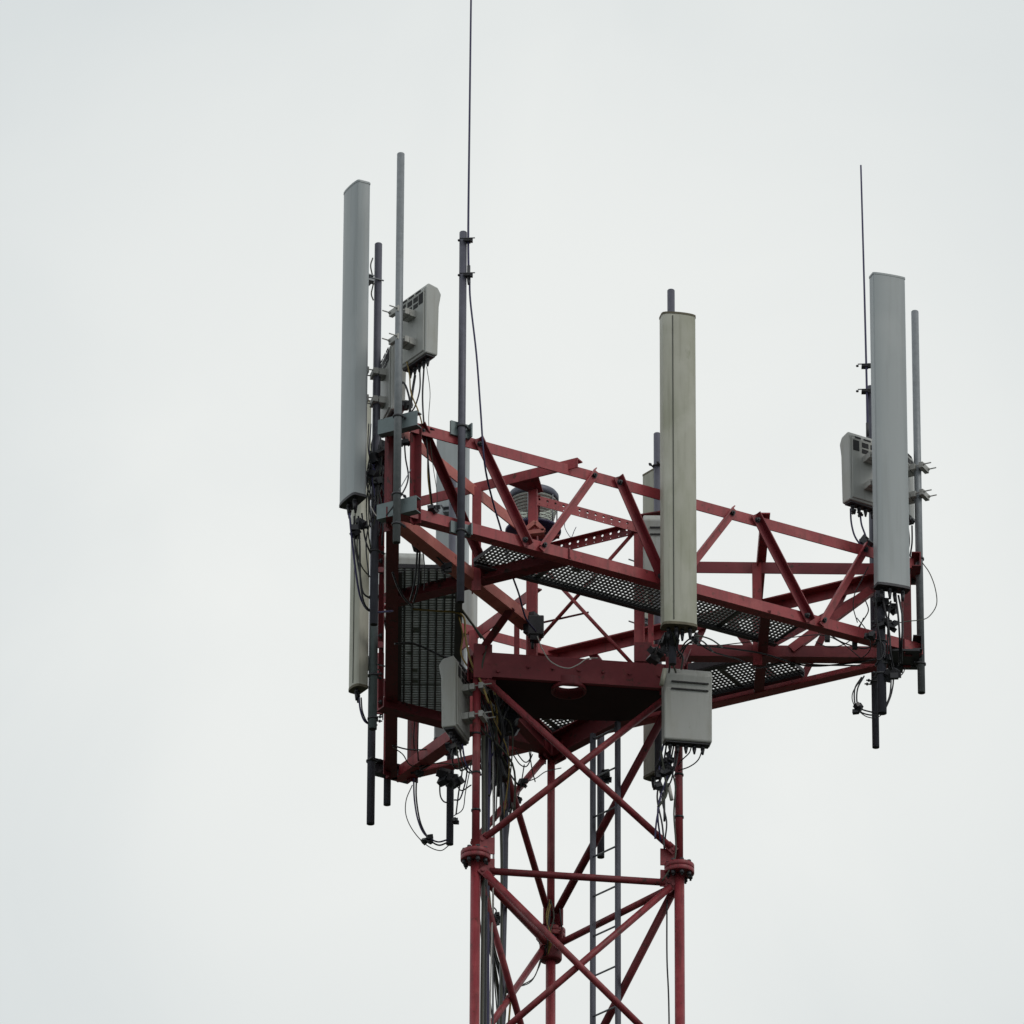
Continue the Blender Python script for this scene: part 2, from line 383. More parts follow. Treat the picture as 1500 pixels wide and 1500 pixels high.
# ------------------------------------------------------------ triangular antenna platform
plat = thing('antenna_platform', (0, 0, ZTOP), 'red triangular truss platform with grating walkways round the tower top', 'platform')
def angle(p, q, outw, flangeup, h=.065, wd=.07, m='red', name='chord', ext=0, dz=0, box=False):
    """L angle from p to q: upright flange faces outw, the level flange lies at its top or foot"""
    p, q = V(p)+Z*dz, V(q)+Z*dz; d = (q-p).normalized(); p = p-d*ext; q = q+d*ext
    up_ = d.cross(outw).normalized()
    if up_.z < 0: up_ = -up_
    s = -outw; T = .008
    if flangeup: prof = [(0, -h/2), (T, -h/2), (T, h/2-T), (wd, h/2-T), (wd, h/2), (0, h/2)]
    else: prof = [(0, -h/2), (wd, -h/2), (wd, -h/2+T), (T, -h/2+T), (T, h/2), (0, h/2)]
    b = MB(); b.prism(p, q, prof, s, up_); return b
RP = 2.08; RC = 1.92                 # corner radius, radius where the corners are cut off
TW = (RP-RC)*math.tan(R_(30))
def side_pt(k, s, z):                # s metres along the side from corner k to corner k+1
    a = pol(RP, 0, k, 0); c = pol(RP, 0, (k+1) % 3, 0); d = (c-a).normalized(); return a + d*s + Z*z
SL = RP*math.sqrt(3)
cutl = (RP-RC)/math.cos(R_(30))
DIAG = [(.23, 1, .44, 0), (.58, 1, .88, 0), (1.0, 0, 1.33, 1), (1.49, 1, 1.76, 0), (1.88, 0, 2.24, 1), (2.40, 1, 2.73, 0), (2.84, 0, 3.13, 1)]
for k in range(3):
    d = (side_pt(k, 1, 0)-side_pt(k, 0, 0)); nrm = d.cross(Z).normalized()
    if nrm.dot(side_pt(k, SL/2, 0)) < 0: nrm = -nrm
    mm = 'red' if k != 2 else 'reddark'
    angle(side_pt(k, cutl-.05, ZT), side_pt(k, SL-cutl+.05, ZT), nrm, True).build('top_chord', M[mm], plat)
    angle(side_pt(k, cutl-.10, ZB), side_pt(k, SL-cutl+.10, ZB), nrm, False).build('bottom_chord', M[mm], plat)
    for (s0, t0, s1, t1) in DIAG:
        p = side_pt(k, s0, ZT-.0 if t0 else ZB) + nrm*.012; q = side_pt(k, s1, ZT if t1 else ZB) + nrm*.012
        if s0 < .5: p = p - nrm*.03; q = pol(1.05, .05, k, ZB+.0)
        dd = (q-p).normalized(); sd_ = dd.cross(nrm).normalized(); p -= dd*(.03 if k == 0 else .005); q += dd*(.03 if k == 0 else .005)
        if sd_.dot(d) < 0: sd_ = -sd_
        b = MB(); T = .006; w_ = .045
        b.prism(p, q, [(-w_/2, 0), (w_/2, 0), (w_/2, .04), (w_/2-T, .04), (w_/2-T, T), (-w_/2, T)] if t0 else [(-w_/2, 0), (w_/2, 0), (w_/2, T), (-w_/2+T, T), (-w_/2+T, .03), (-w_/2, .03)], sd_, nrm)
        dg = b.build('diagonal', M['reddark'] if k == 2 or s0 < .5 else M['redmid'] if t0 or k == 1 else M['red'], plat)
        for e in (p+dd*.035, q-dd*.035):
            b = MB(); b.cyl(e+nrm*.0065, e+nrm*.009, .0165, n=16); b.cyl(e+nrm*.009, e+nrm*.022, .0125, n=6); b.cyl(e+nrm*.022, e+nrm*.031, .006, n=8); b.build('bolt', M['darkm'], dg)
    # corner k : uprights, cut-off end members, spokes, cross members
    u = pol(1, 0, k, 0); t = pol(0, 1, k, 0)
    for sg in (-1, 1):
        c = pol(RC, sg*TW, k, 0)
        b = MB(); b.prism(c+Z*(ZB-.06), c+Z*(ZT+.03), [(-.024, -.024), (.024, -.024), (.024, -.018), (-.018, -.018), (-.018, .024), (-.024, .024)], t*sg, u)
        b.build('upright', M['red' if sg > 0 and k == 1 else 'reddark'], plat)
    for z_ in (ZB, ZT):
        fl = z_ == ZT
        b = MB(); c = pol(RC+.075, 0, k, z_+.015)
        H = .045                                        # galvanised channel across the corner
        b.prism(c-t*.105, c+t*.145, [(0, -H), (.007, -H), (.007, H), (0, H)], u, Z)
        b.prism(c-t*.105, c+t*.145, [(-.045, -H), (-.0005, -H), (-.0005, -H+.006), (-.045, -H+.006)], u, Z)
        b.prism(c-t*.105, c+t*.145, [(-.045, H-.006), (-.0005, H-.006), (-.0005, H), (-.045, H)], u, Z)
        b.build('corner_channel', M['galvgreen'] if k == 0 else M['redmid'] if fl and k == 1 else M['darkm'], plat)  # lower right and far-left channels: shaded look from below put into the colour
        if k == 1 and not fl:
            b = MB(); b.box(pol(1.90, 0, k, z_-.045), (.17, .25, .012), (u, t, Z)); b.box(pol(1.86, .09, k, z_-.06), (.08, .06, .03), (u, t, Z)); b.build('corner_base_plate', M['darkm'], plat)
        nn = -t if k == 0 else t*(-1 if k == 1 else 1)
        nn = V((nn.x, nn.y, 0)); 
        if nn.y > 0: nn = -nn
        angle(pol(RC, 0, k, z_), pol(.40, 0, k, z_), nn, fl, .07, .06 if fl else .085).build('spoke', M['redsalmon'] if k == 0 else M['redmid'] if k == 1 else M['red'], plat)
        hl = (RP-1.07)*math.tan(R_(30))+((.06 if k == 0 else .0) if fl else .01 if k != 1 else -.02)
        nn = u.copy() if u.y < 0 else -u
        if k == 1: nn = -u
        b = angle(pol(1.07, -hl, k, (z_+.004 if k < 2 else z_-.045) if z_ == ZB else z_+.03), pol(1.07, hl, k, (z_+.004 if k < 2 else z_-.045) if z_ == ZB else z_+.03), nn, fl, .06, .055 if k == 1 else .06 if fl else .085)
        b.build('cross_member', M['red' if z_ == ZT else 'reddark'], plat)
    b = MB(); c = pol(1.07, 0, k, 0)
    b.prism(c+Z*(ZB-.1), c+Z*(ZT+.02), [(-.026, -.026), (.026, -.026), (.026, -.018), (-.018, -.018), (-.018, .026), (-.026, .026)], V((1, 0, 0)), V((0, 1, 0)))
    b.build('upright', M['red'], plat)
    b = MB(); c = pol(.42, 0, k, ZB-.03); b.box(c, (.10, .07, .12), (u, t, Z)); b.build('spoke_shoe', M['darkm'] if k == 0 else M['reddark'], plat)
    # walkway of side k -> k+1
    ln = 1.90 if k == 2 else 1.98; wd = .36; cn = side_pt(k, SL/2, ZB+.042); dd = d.normalized(); inn = -nrm
    o = cn + inn*.06
    b = MB(); nb = 60 if k == 2 else 76
    for i in range(nb+1):
        c = o + dd*(-ln/2+ln*i/nb+random.uniform(-.0012, .0012)) + inn*(wd/2)
        b.box(c, (.012, wd, .020) if k == 2 else (.0105, wd, .006), (dd, inn, Z))
    for e in (-.30, .31): b.box(o+dd*(e*ln)+inn*(wd/2)-Z*.002, (.022, wd, .010), (dd, inn, Z))
    for e in range(5): b.box(o+dd*random.uniform(-.9, .9)+inn*random.uniform(.04, .32)-Z*.003, (.05, .03, .011), (dd, inn, Z))   # clips
    nl = 8 if k == 2 else 12
    rb = MB() if k == 2 else b
    for j in range(nl+1):
        c = o + inn*(wd*j/nl+(.006 if j == 0 else -.006 if j == nl else 0))
        rb.box(c-Z*(.009 if k == 2 else .001), (ln, .010 if k == 2 else .008, .030 if k == 2 else .007), (dd, inn, Z))
    gr = b.build('walkway_grating', M['grate'] if k != 2 else M['gratel'], plat)
    if k == 2: rb.build('grating_ribs', M['darkm'], gr)
    b = MB()
    for j, off in ((0, -.004), (1, wd+.004)):
        p = o+inn*off-dd*(ln/2); q = o+inn*off+dd*(ln/2); s = 1 if j else -1
        b.prism(p, q, [(0, -.03), (s*.006, -.03), (s*.006, .02), (0, .02)], inn, Z)
        b.prism(p, q, [(0, -.036), (-s*.035, -.036), (-s*.035, -.031), (0, -.031)], inn, Z)
    for e in (-1, 1): b.box(o+dd*(e*(ln/2+.004))+inn*(wd/2), (.006, wd, .022), (dd, inn, Z))
    b.build('walkway_frame', M['darkm'], plat)
    # inner strut from the leg head up to the spoke
    lg = (LL, LR, LM)[k]
    p = lz(lg, ZTOP-.02); q = pol(.66, 0, k, ZB-.02); dd_ = (q-p).normalized(); sx = dd_.cross(fw).normalized()
    b = MB(); b.prism(p, q, [(-.022, 0), (.022, 0), (.022, .006), (-.016, .006), (-.016, .04), (-.022, .04)], sx, dd_.cross(sx))
    b.build('knee_brace', M['reddark'], plat)
p = V((1.72, .03, 25.40)); q = V((1.26, .0, 25.01)); b = MB()
b.prism(p, q, [(-.025, 0), (.025, 0), (.025, .006), (-.019, .006), (-.019, .04), (-.025, .04)], (q-p).normalized().cross(V((0, -1, 0))), V((0, 1, 0)))
b.build('spoke_brace', M['red'], plat)

# ------------------------------------------------------------ mounting pipes
GP = 'galvanised pipes clamped round the platform'
def pipe(px, Y, y0, y1, label, m='galv', r=.0215, clamps=(), kdir=None, flat=False):
    mid = at(px, (y0+y1)/2, Y); zt = at(px, y0, Y).z; zb = at(px, y1, Y).z
    root = thing('mount_pipe', (mid.x, mid.y, zb), label, 'pipe', GP)
    b = MB(); a = V((mid.x, mid.y, 0))
    b.cyl(a+Z*zb, a+Z*(zt-.004), r, n=20); b.cyl(a+Z*(zt-.004), a+Z*zt, r, r*.86, n=20)
    b.build('tube', M[m], root)
    MB().cyl(a+Z*(zb-.0015), a+Z*(zb+.0005), r*.8, n=16).build('bore', M['recess'], root)
    for cy in clamps:
        z_ = at(px, cy, Y).z; c = a+Z*z_; dirv = kdir or (-a.normalized())
        s = dirv.cross(Z)
        b = MB()
        b.lathe(c, [(r+.0005, -.006), (r+.007, -.005), (r+.007, .005), (r+.0005, .006)], 20)
        for sg in (-1, 1):
            b.cyl(c+s*(sg*(r+.004)), c+s*(sg*(r+.004))+dirv*.055, .0045, n=8)
            b.cyl(c+s*(sg*(r+.004))+dirv*.035, c+s*(sg*(r+.004))+dirv*.045, .009, n=6)
        b.build('clamp', M['darkm'], root)
    return root, a
pipes = {}
pipes['P1A'] = pipe(551, -1.41, 357, 915, 'dark pipe rising just right of the leftmost tall grey antenna, at the left corner', 'galvdark', clamps=(700, 760, 808))
pipes['P2A'] = pipe(584, -1.80, 225, 795, 'tallest reaching grey pipe, in front of the corner channels at the left corner', 'galv', r=.0215, clamps=(610, 724, 768))
pipes['WA'] = pipe(676.5, -1.61, 340, 882, 'pipe on the near truss that carries the long whip antenna', 'galvdark', clamps=(625, 778))
pipes['P1B'] = pipe(1288, -.25, 492, 1045, 'pipe behind and below the tall grey antenna at the right corner', 'galvdark', r=.026, clamps=(914, 940, 988))
pipes['P2B'] = pipe(1345, .05, 456, 1015, 'bare pipe standing right of the tall grey antenna, outermost at the right corner', 'galv', clamps=(819, 973))
pipes['WB'] = pipe(1279, .277, 566, 1095, 'thin pipe at the right corner whose foot hangs lowest there, below the thicker one', 'galvdark', r=.0205, clamps=(1000,))
pipes['P1C'] = pipe(661, 1.66, 700, 1237, 'dark pipe hanging below the far left corner amid black cable loops', 'galvdark', clamps=(1125, 1150))
pipes['P2C'] = pipe(570, 1.72, 650, 1179, 'pipe whose short stub shows below the black channel at the far left corner', 'galvdark', clamps=(1120,))
pipes['WC'] = pipe(546, 1.33, 680, 1207, 'pipe at the left edge hanging lowest, below the cream antenna end', 'galvdark', r=.0235, clamps=(1115,))
pipes['MAB'] = pipe(984, -.93, 425, 973, 'pipe behind the cream antenna in front, its top sticking out above it', 'galvdark', clamps=(700, 860))
pipes['MBC'] = pipe(963.5, .97, 635, 1140, 'pipe top showing left of the front cream antenna, on the far truss', 'galvdark', clamps=(683,))
pipes['MAC'] = pipe(549, -.04, 560, 1068, 'pipe along the left side truss that holds the left cream antenna', 'galvgreen', r=.024, clamps=(805, 875, 990, 1053))
pipes['D'] = pipe(880, .5, 1062, 1256, 'short dark pipe hanging below the deck between the ladder rails', 'galvdark', r=.021, clamps=(1138,))
junction_later = True
# angle cleats that carry the whip pipe
dAB = (side_pt(0, 1, 0)-side_pt(0, 0, 0)).normalized()
for cy, hh_ in ((630, .085), (775, .07)):
    b = MB(); c = at(674, cy, -1.585); b.box(c+dAB*(-.0), (.125, .014, hh_), (dAB, dAB.cross(Z), Z)); b.box(c+dAB*.062+V((0, -.015, 0)), (.008, .05, hh_), (dAB, dAB.cross(Z), Z))
    b.build('pipe_cleat', M['galvgreen'], plat)

# ------------------------------------------------------------ tall panel antennas
def radome_profile(wd, dp, bulge, n=10):
    # x across, y depth, front towards -y
    pts = [(-wd/2*.9, dp/2), (wd/2*.9, dp/2), (wd/2, dp/2-.012), (wd/2, -dp/2+bulge)]
    for i in range(1, n):
        a = math.pi*i/n; pts.append((wd/2*math.cos(a), -dp/2+bulge-bulge*math.sin(a)**.7))
    pts += [(-wd/2, -dp/2+bulge), (-wd/2, dp/2-.012)]
    return pts
def tall_antenna(cx, ytop, Y, ybot, normal, label, m, wd=.19, dp=.085, bulge=.02, capm='grey', seam=None, npl=4, group='tall panel antennas on the platform', brk=None):
    top = at(cx, ytop, Y); h = top.z - at(cx, ybot, Y).z
    nx = V((normal[0], normal[1], 0)).normalized(); ax = -(nx.cross(Z))          # local x
    ax = Z.cross(nx)*1.0
    root = thing('panel_antenna', (top.x, top.y, top.z-h), label, 'antenna', group)
    base = V((top.x, top.y, top.z-h)); prof = radome_profile(wd, dp, bulge)
    P = [(a, b_) for a, b_ in prof]
    S, Dv = ax, -nx
    b = MB(); b.prism(base+Z*.012, base+Z*(h-.012), P, S, Dv); o = b.build('radome', M[m], root)
    for f in o.data.polygons: f.use_smooth = len(f.vertices) == 4
    try:
        o.data.set_sharp_from_angle(angle=R_(32))
    except Exception: pass
    for nm, z0, z1, mm_ in (('top_cap', h-.012, h, capm), ('bottom_cap', -.004, .012, 'cap' if m == 'cream' else 'darkm')):
        b = MB(); b.prism(base+Z*z0, base+Z*z1, [(a*1.025, b_*1.04) for a, b_ in P], S, Dv); b.build(nm, M[mm_], root)
    if seam is not None:
        b = MB(); xx = seam*wd/2; yy = -dp/2+bulge-bulge*math.sqrt(max(0, 1-seam**2))**.7-.001
        b.box(base+S*xx+Dv*yy+Z*(h/2), (.0045, .004, h-.05), (S, Dv, Z)); b.build('seam_strip', M['seam'], root)
    for zz in (brk or (.16, h-.58)):                        # hinged brackets to the pipe
        b = MB(); c = base+Z*zz+Dv*(dp/2+.03)
        b.box(c, (.07, .06, .012), (S, Dv, Z)); b.box(c+Z*.03, (.07, .06, .006), (S, Dv, Z)); b.box(c-Dv*.026+Z*.014, (.09, .008, .06), (S, Dv, Z))
        for sg in (-1, 1): b.cyl(c+S*(sg*.03)+Z*.014, c+S*(sg*.03)+Z*.014+Dv*.09, .0045, n=8)
        b.build('bracket', M['galv'], root)
    b = MB(); 
    for i in range(npl):
        c = base + S*((i-(npl-1)/2)*wd*.2) + Dv*(.012*(-1)**i)
        b.cyl(c, c-Z*.03, .011, n=10); b.cyl(c-Z*.03, c-Z*.075, .0125, .006, n=10)
    b.build('connectors', M['cable'], root)
    return root, base, S, Dv, h
aA = tall_antenna(522, 275, -1.47, 735, (-.89, -.46), 'tall grey panel antenna at the left corner, leftmost and highest in the photo', 'grey', .187, .088, .018, npl=4)
aB = tall_antenna(1299.5, 406, -.37, 862, (.33, -.94), 'tall grey panel antenna at the right corner, rightmost and smooth', 'grey', .197, .08, .014, npl=4)
aC = tall_antenna(664, 640, 1.8, 1085, (.25, .97), 'pale tall panel antenna seen from behind through the near left truss, beside the whip pipe', 'grey', .19, .08, .014, brk=(.3, 1.46))
aM = tall_antenna(993, 463, -1.03, 919, (.20, -.98), 'cream weathered panel antenna in the middle with a dark vertical seam', 'cream', .195, .1, .035, 'cap', seam=-.42, npl=4)
aL = tall_antenna(529, 590, -.04, 1010, (-.85, -.52), 'cream panel antenna hanging below the leftmost grey one, its brown foot free', 'cream', .11, .08, .03, 'cap', seam=.3, npl=2)
aK = tall_antenna(956, 693, 1.08, 1138, (.80, .60), 'dark greenish narrow panel antenna on the far truss, mostly hidden behind the middle one', 'cream', .11, .07, .02, 'cap', npl=2, brk=(.95, 1.35))

# ------------------------------------------------------------ compact radio panels (one model, copied)
def panel_proto():
    W, H, D = .258, .44, .080
    root = thing('radio_panel', (0, 0, 0), 'proto', 'radio unit')
    X, Y = V((1, 0, 0)), V((0, 1, 0))              # front faces -Y, back +Y
    b = MB()                                       # body: profile in the YZ plane, head of the cover a little thicker
    prof = [(.028, 0), (.028, H-.028), (.012, H), (-.052, H-.012), (-.074, H-.05), (-.060, H-.13), (-.054, 0.004), (-.046, 0)]
    b.prism(V((-W/2, 0, 0)), V((W/2, 0, 0)), prof, Y, Z)
    b.build('housing', M['white'], root, bevel=.008)
    b = MB(); b.prism(V((-W/2+.014, 0, 0)), V((W/2-.014, 0, 0)), [(.0285, .012), (.036, .018), (.036, H-.045), (.0285, H-.036)], Y, Z)
    bk = b.build('back_frame', M['white'], root, bevel=.003)
    b = MB()
    for (x, z, sx, sz) in ((-.088, .35, .042, .065), (-.035, .365, .045, .03), (.025, .365, .045, .03), (-.035, .325, .045, .026), (.025, .325, .045, .026), (.088, .35, .042, .065), (-.06, .402, .05, .010), (.01, .402, .05, .010), (.075, .402, .04, .010)):
        b.box(V((x, .0365, z)), (sx, .003, sz))
    b.build('vent', M['recess'], bk)
    b = MB()
    for z in (.342, .302): b.box(V((.008, -.0648-(z-.3)*.16, z)), (.20, .005, .008))
    b.build('front_slot', M['recess'], root)
    b = MB()
    b.box(V((0, -.012, -.004)), (W*.92, .058, .010)); b.build('underside', M['darkm'], root)
    b = MB()
    for x in (-.09, -.05, -.005, .04, .085):
        b.cyl(V((x, -.012, -.006)), V((x, -.012, -.03)), .0115, n=10); b.cyl(V((x, -.012, -.03)), V((x, -.012, -.06)), .0115, .005, n=10)
    b.build('connectors', M['cable'], root)
    for z in (.10, .275):
        b = MB(); b.box(V((0, .055, z)), (.080, .04, .040)); b.box(V((0, .052, z+.022)), (.055, .03, .006))
        b.box(V((0, .095, z)), (.088, .030, .036)); b.box(V((0, .148, z)), (.092, .026, .036))
        for sx in (-1, 1): 
            b.cyl(V((sx*.036, .04, z+.004)), V((sx*.036, .21, z+.004)), .004, n=8); b.cyl(V((sx*.036, .16, z+.004)), V((sx*.036, .168, z+.004)), .009, n=6)
        b.build('pipe_clamp', M['clampm'], root, bevel=.003)
    return root
proto = panel_proto()
GR = 'small radio panels clamped to pipes and legs'
def place_panel(first, cx, ytop, Y, back, label):
    """cx, ytop: image position of the middle of the top edge; back: direction the back faces"""
    o = proto if first else copy_tree(proto)
    p = at(cx, ytop, Y); o.location = (p.x, p.y, p.z-.44)
    o.rotation_euler = (0, 0, math.atan2(-back[0], back[1]))
    o['label'] = label; o['group'] = GR; return o
def mk(*a): 
    o = place_panel(*a); return o
pB1 = mk(0, 1267, 641, -.10, (.54, -.84), 'small pale radio panel left of the right tall grey antenna, slotted back turned forward')
pB2 = mk(0, 1318, 655, .10, (.89, -.44), 'small pale radio panel squeezed between the right tall grey antenna and the outermost pipe')
pA1 = mk(0, 573, 512, -1.39, (-.97, -.24), 'small cream radio panel behind the two left corner pipes, below the higher slotted one')
pC1 = mk(0, 668, 834, 1.52, (.36, .93), 'radio panel behind the walkway grating by the lower end of the whip pipe, plain front')
pC2 = mk(0, 589, 813, 1.62, (-.06, .99), 'radio panel whose plain top edge shows just above the walkway grating at the left')
pL = mk(0, 671, 974, -.38, (.955, -.30), 'radio panel clamped to the left tower leg, seen edge on')
pR = mk(0, 1005, 982, -.38, (-.17, .985), 'radio panel with two front slots on the right tower leg, below the cream antenna')
pR.scale = (1.06, 1.0, 1.03); pR.location.z -= .02
pK = mk(0, 975, 758, -.14, (.0, 1.0), 'slotted radio panel half hidden behind the left edge of the middle cream antenna')
pA2 = mk(1, 612, 428, -1.70, (-.83, -.55), 'highest small radio panel, slotted back turned forward, right of the tallest left pipe')

# ------------------------------------------------------------ whip antennas
def whip(pts, label, r0, r1, clamp_px, Y, pr):
    base = at(*pts[0]); root = thing('whip_antenna', base, label, 'antenna', 'thin whip antennas')
    MB().tube([at(*p) for p in pts], r0, 8, r1).build('rod', M['blue'], root)
    for (x, y) in clamp_px:
        b = MB(); c = at(x, y, Y); b.box(c, (.04, .04, .014)); b.cyl(c+V((-.042, -.03, 0)), c+V((.045, -.03, .004)), .0035, n=8); b.box(c+V((.026, -.01, 0)), (.014, .022, .024))
        b.cyl(c+V((-.044, 0, 0)), c+V((-.044, 0, .008)), .008, n=8)
        b.build('clamp', M['darkm'], root)
    b = MB(); b.cyl(base-Z*.0, base+Z*.09, .0095, n=10); b.cyl(base-Z*.03, base, .006, .0095, n=10); b.build('ferrule', M['darkm'], root)
whip([(686.5, 410, -1.62), (686, 330, -1.62), (688, 160, -1.62), (690, 0, -1.62), (691, -60, -1.62)], 'long thin whip antenna rising out of the photo top from the near truss pipe', .0065, .005, [(684, 353), (684, 404)], -1.62, .02)
whip([(1271, 640, .24), (1269.5, 560, .24), (1266, 420, .24), (1261, 242, .24)], 'short thin whip antenna left of the right tall grey antenna', .0070, .0050, [(1267, 537), (1267, 574)], .25, .02)

# ------------------------------------------------------------ obstruction beacon
bp = at(781, 778, -.02); bc = V((bp.x, bp.y, bp.z))
beacon = thing('beacon_light', bc-Z*.03, 'round obstruction beacon with ribbed clear lens under a dark cap, at the tower top', 'beacon')
MB().lathe(bc, [(.0, -.012), (.155, -.012), (.160, -.006), (.160, .004), (.155, .01), (.06, .02), (0, .02)], 40).build('base', M['blue'], beacon)
b = MB(); pr = []
for i in range(9):
    z = .022+i*.0185; r = .098+.037*(i/8)
    pr += [(r, z), (r+.006, z+.006), (r+.001, z+.016)]
b.lathe(bc, pr, 48); ln_ = b.build('lens', M['glass'], beacon)
b = MB()
for i in range(0, 9, 1):
    z = .022+i*.0185; r = .100+.037*(i/8); b.lathe(bc, [(r+.004, z-.002), (r+.008, z), (r+.004, z+.002), (r+.004, z-.002)], 48)
b.build('lens_rib', M['pale'], ln_)
MB().lathe(bc, [(.0, .030), (.035, .030), (.035, .09), (.012, .10), (.012, .19), (0, .19)], 20).build('lamp_core', M['galv'], beacon)
MB().lathe(bc, [(0, .186), (.138, .186), (.146, .190), (.146, .222), (.136, .236), (.08, .245), (0, .248)], 44).build('cap', M['cap2'], beacon)
b = MB()
for a in (.3, 2.4, 4.5, 5.6): c = bc+V((math.cos(a), math.sin(a), 0))*.142; b.cyl(c, c+Z*.19, .004, n=8)
b.build('guard_rod', M['galv'], beacon)
b = MB(); 
b.box(bc+V((.0, -.02, -.045)), (.30, .04, .008)); b.box(bc+V((.0, .0, -.035)), (.05, .26, .03)); b.cyl(bc-Z*.09, bc-Z*.012, .035, n=14)
b.build('mounting_foot', M['red'], beacon)
b = MB(); a0 = at(780, 768, -.42)
for p, q in (((762, 783), (784, 766)), ((784, 766), (797, 779)), ((762, 783), (797, 779))):
    p, q = at(*p, -.42), at(*q, -.42); d = (q-p).normalized(); b.prism(p, q, [(-.02, -.012), (.02, -.012), (.02, .012), (-.02, .012)], V((0, 1, 0)), d.cross(V((0, 1, 0))))
b.build('post_bracket', M['redsalmon'], tower)

# ------------------------------------------------------------ ladder
p1, p2 = at(868.5, 1256, .28), at(905, 1239, .12)
lad = thing('ladder', V(((p1.x+p2.x)/2, (p1.y+p2.y)/2, GZ)), 'narrow grey climbing ladder running down inside the tower', 'ladder')
dl = (p2-p1); dl.z = 0; dn = dl.normalized()
for p in (p1, p2): MB().prism(V((p.x, p.y, GZ)), V((p.x, p.y, ZTOP-.17)), [(-.011, -.013), (.011, -.013), (.011, .013), (-.011, .013)], dn, dn.cross(Z)).build('rail', M['galvdark'], lad)
z = p1.z+.002; n_ = 0
while z < ZTOP-.2: z += .245
while z > GZ+.3:
    r_in_view = z > 22.2
    if r_in_view:
        MB().cyl(V((p1.x, p1.y, z)), V((p2.x, p2.y, z)), .0055, n=8).build('rung', M['galv'], lad)
    z -= .245
    if not r_in_view: break
b = MB()
while z > GZ+.3: b.cyl(V((p1.x, p1.y, z)), V((p2.x, p2.y, z)), .0055, n=6); z -= .245
b.build('lower_rungs', M['galv'], lad)

# ------------------------------------------------------------ cables
def jumper(root, pts, r=.005, m='cable', name='cable'):
    b = MB(); b.tube([at(*p) for p in pts], r, 7)
    off = V(root.location)
    inv = Matrix.Rotation(-root.rotation_euler.z, 4, 'Z')
    for v in b.bm.verts: v.co = inv @ (v.co-off)
    bmesh.ops.recalc_face_normals(b.bm, faces=b.bm.faces)
    me = bpy.data.meshes.new(name); b.bm.to_mesh(me); b.bm.free(); me.materials.append(M[m])
    o = bpy.data.objects.new(name, me); col.objects.link(o); o.parent = root; return o
def junction(root, px, py, Y, s=.05, m='cable'):
    b = MB(); c = at(px, py, Y)
    for i in range(5):
        rx = [random.uniform(-.5, .5) for _ in range(3)]
        q = Matrix.Rotation(random.uniform(0, 3), 3, V(rx).normalized())
        b.box(c+V(rx)*s*.7, (s*.65, s*.4, s*.45), [q @ V((1, 0, 0)), q @ V((0, 1, 0)), q @ V((0, 0, 1))])
    off = V(root.location); inv = Matrix.Rotation(-root.rotation_euler.z, 4, 'Z')
    for v in b.bm.verts: v.co = inv @ (v.co-off)
    bmesh.ops.recalc_face_normals(b.bm, faces=b.bm.faces)
    me = bpy.data.meshes.new('cable_clamp'); b.bm.to_mesh(me); b.bm.free(); me.materials.append(M[m])
    o = bpy.data.objects.new('cable_clamp', me); col.objects.link(o); o.parent = root; return o
A = aA[0]
jumper(A, [(512, 752, -1.47), (516, 795, -1.45), (523, 850, -1.4), (530, 880, -1.36), (544, 896, -1.3), (575, 895, -1.1)], .006, 'blue')
jumper(A, [(519, 756, -1.47), (519, 790, -1.45), (527, 840, -1.42), (532, 868, -1.4), (546, 878, -1.38)], .0055)
jumper(A, [(525, 756, -1.47), (527, 800, -1.45), (528, 850, -1.42), (534, 885, -1.38), (548, 898, -1.3)], .0055)
jumper(A, [(530, 752, -1.47), (535, 790, -1.45), (545, 815, -1.4), (552, 830, -1.35)], .005)
jumper(A, [(528, 760, -1.47), (523, 800, -1.45), (530, 830, -1.42), (547, 850, -1.38)], .004, 'green')
jumper(A, [(546, 655, -1.4), (538, 690, -1.42), (540, 735, -1.45), (542, 770, -1.4), (556, 784, -1.35)], .0035)
jumper(A, [(543, 742, -1.5), (552, 756, -1.5), (566, 760, -1.5), (578, 762, -1.5)], .003, 'pale')
junction(A, 527, 770, -1.47, .07); junction(A, 520, 782, -1.45, .06)
jumper(A, [(548, 640, -1.37), (553, 668, -1.35), (550, 690, -1.38), (557, 712, -1.35), (550, 740, -1.37), (552, 800, -1.35)], .007)
junction(A, 554, 655, -1.36, .10); junction(A, 549, 672, -1.45, .08); junction(A, 547, 704, -1.45, .08); junction(A, 556, 665, -1.33, .09); junction(A, 553, 697, -1.35, .09); junction(A, 549, 686, -1.37, .08); junction(A, 560, 690, -1.33, .07)
jumper(A, [(546, 378, -1.43), (543, 390, -1.45), (547, 412, -1.43), (544, 430, -1.45), (547, 440, -1.43)], .004, 'galv' if False else 'green')
P = pA2
jumper(P, [(621, 540, -1.68), (619, 580, -1.68), (621, 620, -1.68), (625, 648, -1.65), (629, 700, -1.6), (633, 742, -1.5)], .005)
jumper(P, [(615, 542, -1.68), (615, 570, -1.68), (608, 595, -1.68), (600, 606, -1.66)], .0045)
jumper(P, [(608, 550, -1.66), (604, 575, -1.66), (600, 605, -1.66)], .0075)
jumper(P, [(625, 537, -1.68), (630, 575, -1.68), (628, 620, -1.66), (634, 680, -1.6), (640, 720, -1.55), (640, 745, -1.5)], .002, 'green')
jumper(P, [(596, 530, -1.68), (600, 550, -1.68), (602, 575, -1.68), (612, 600, -1.68), (618, 620, -1.66), (626, 660, -1.62), (627, 700, -1.6), (632, 742, -1.5)], .004, 'yellow')
jumper(P, [(600, 607, -1.66), (610, 622, -1.66), (613, 650, -1.68), (605, 680, -1.7), (592, 705, -1.8), (580, 725, -1.82)], .0028, 'galv')
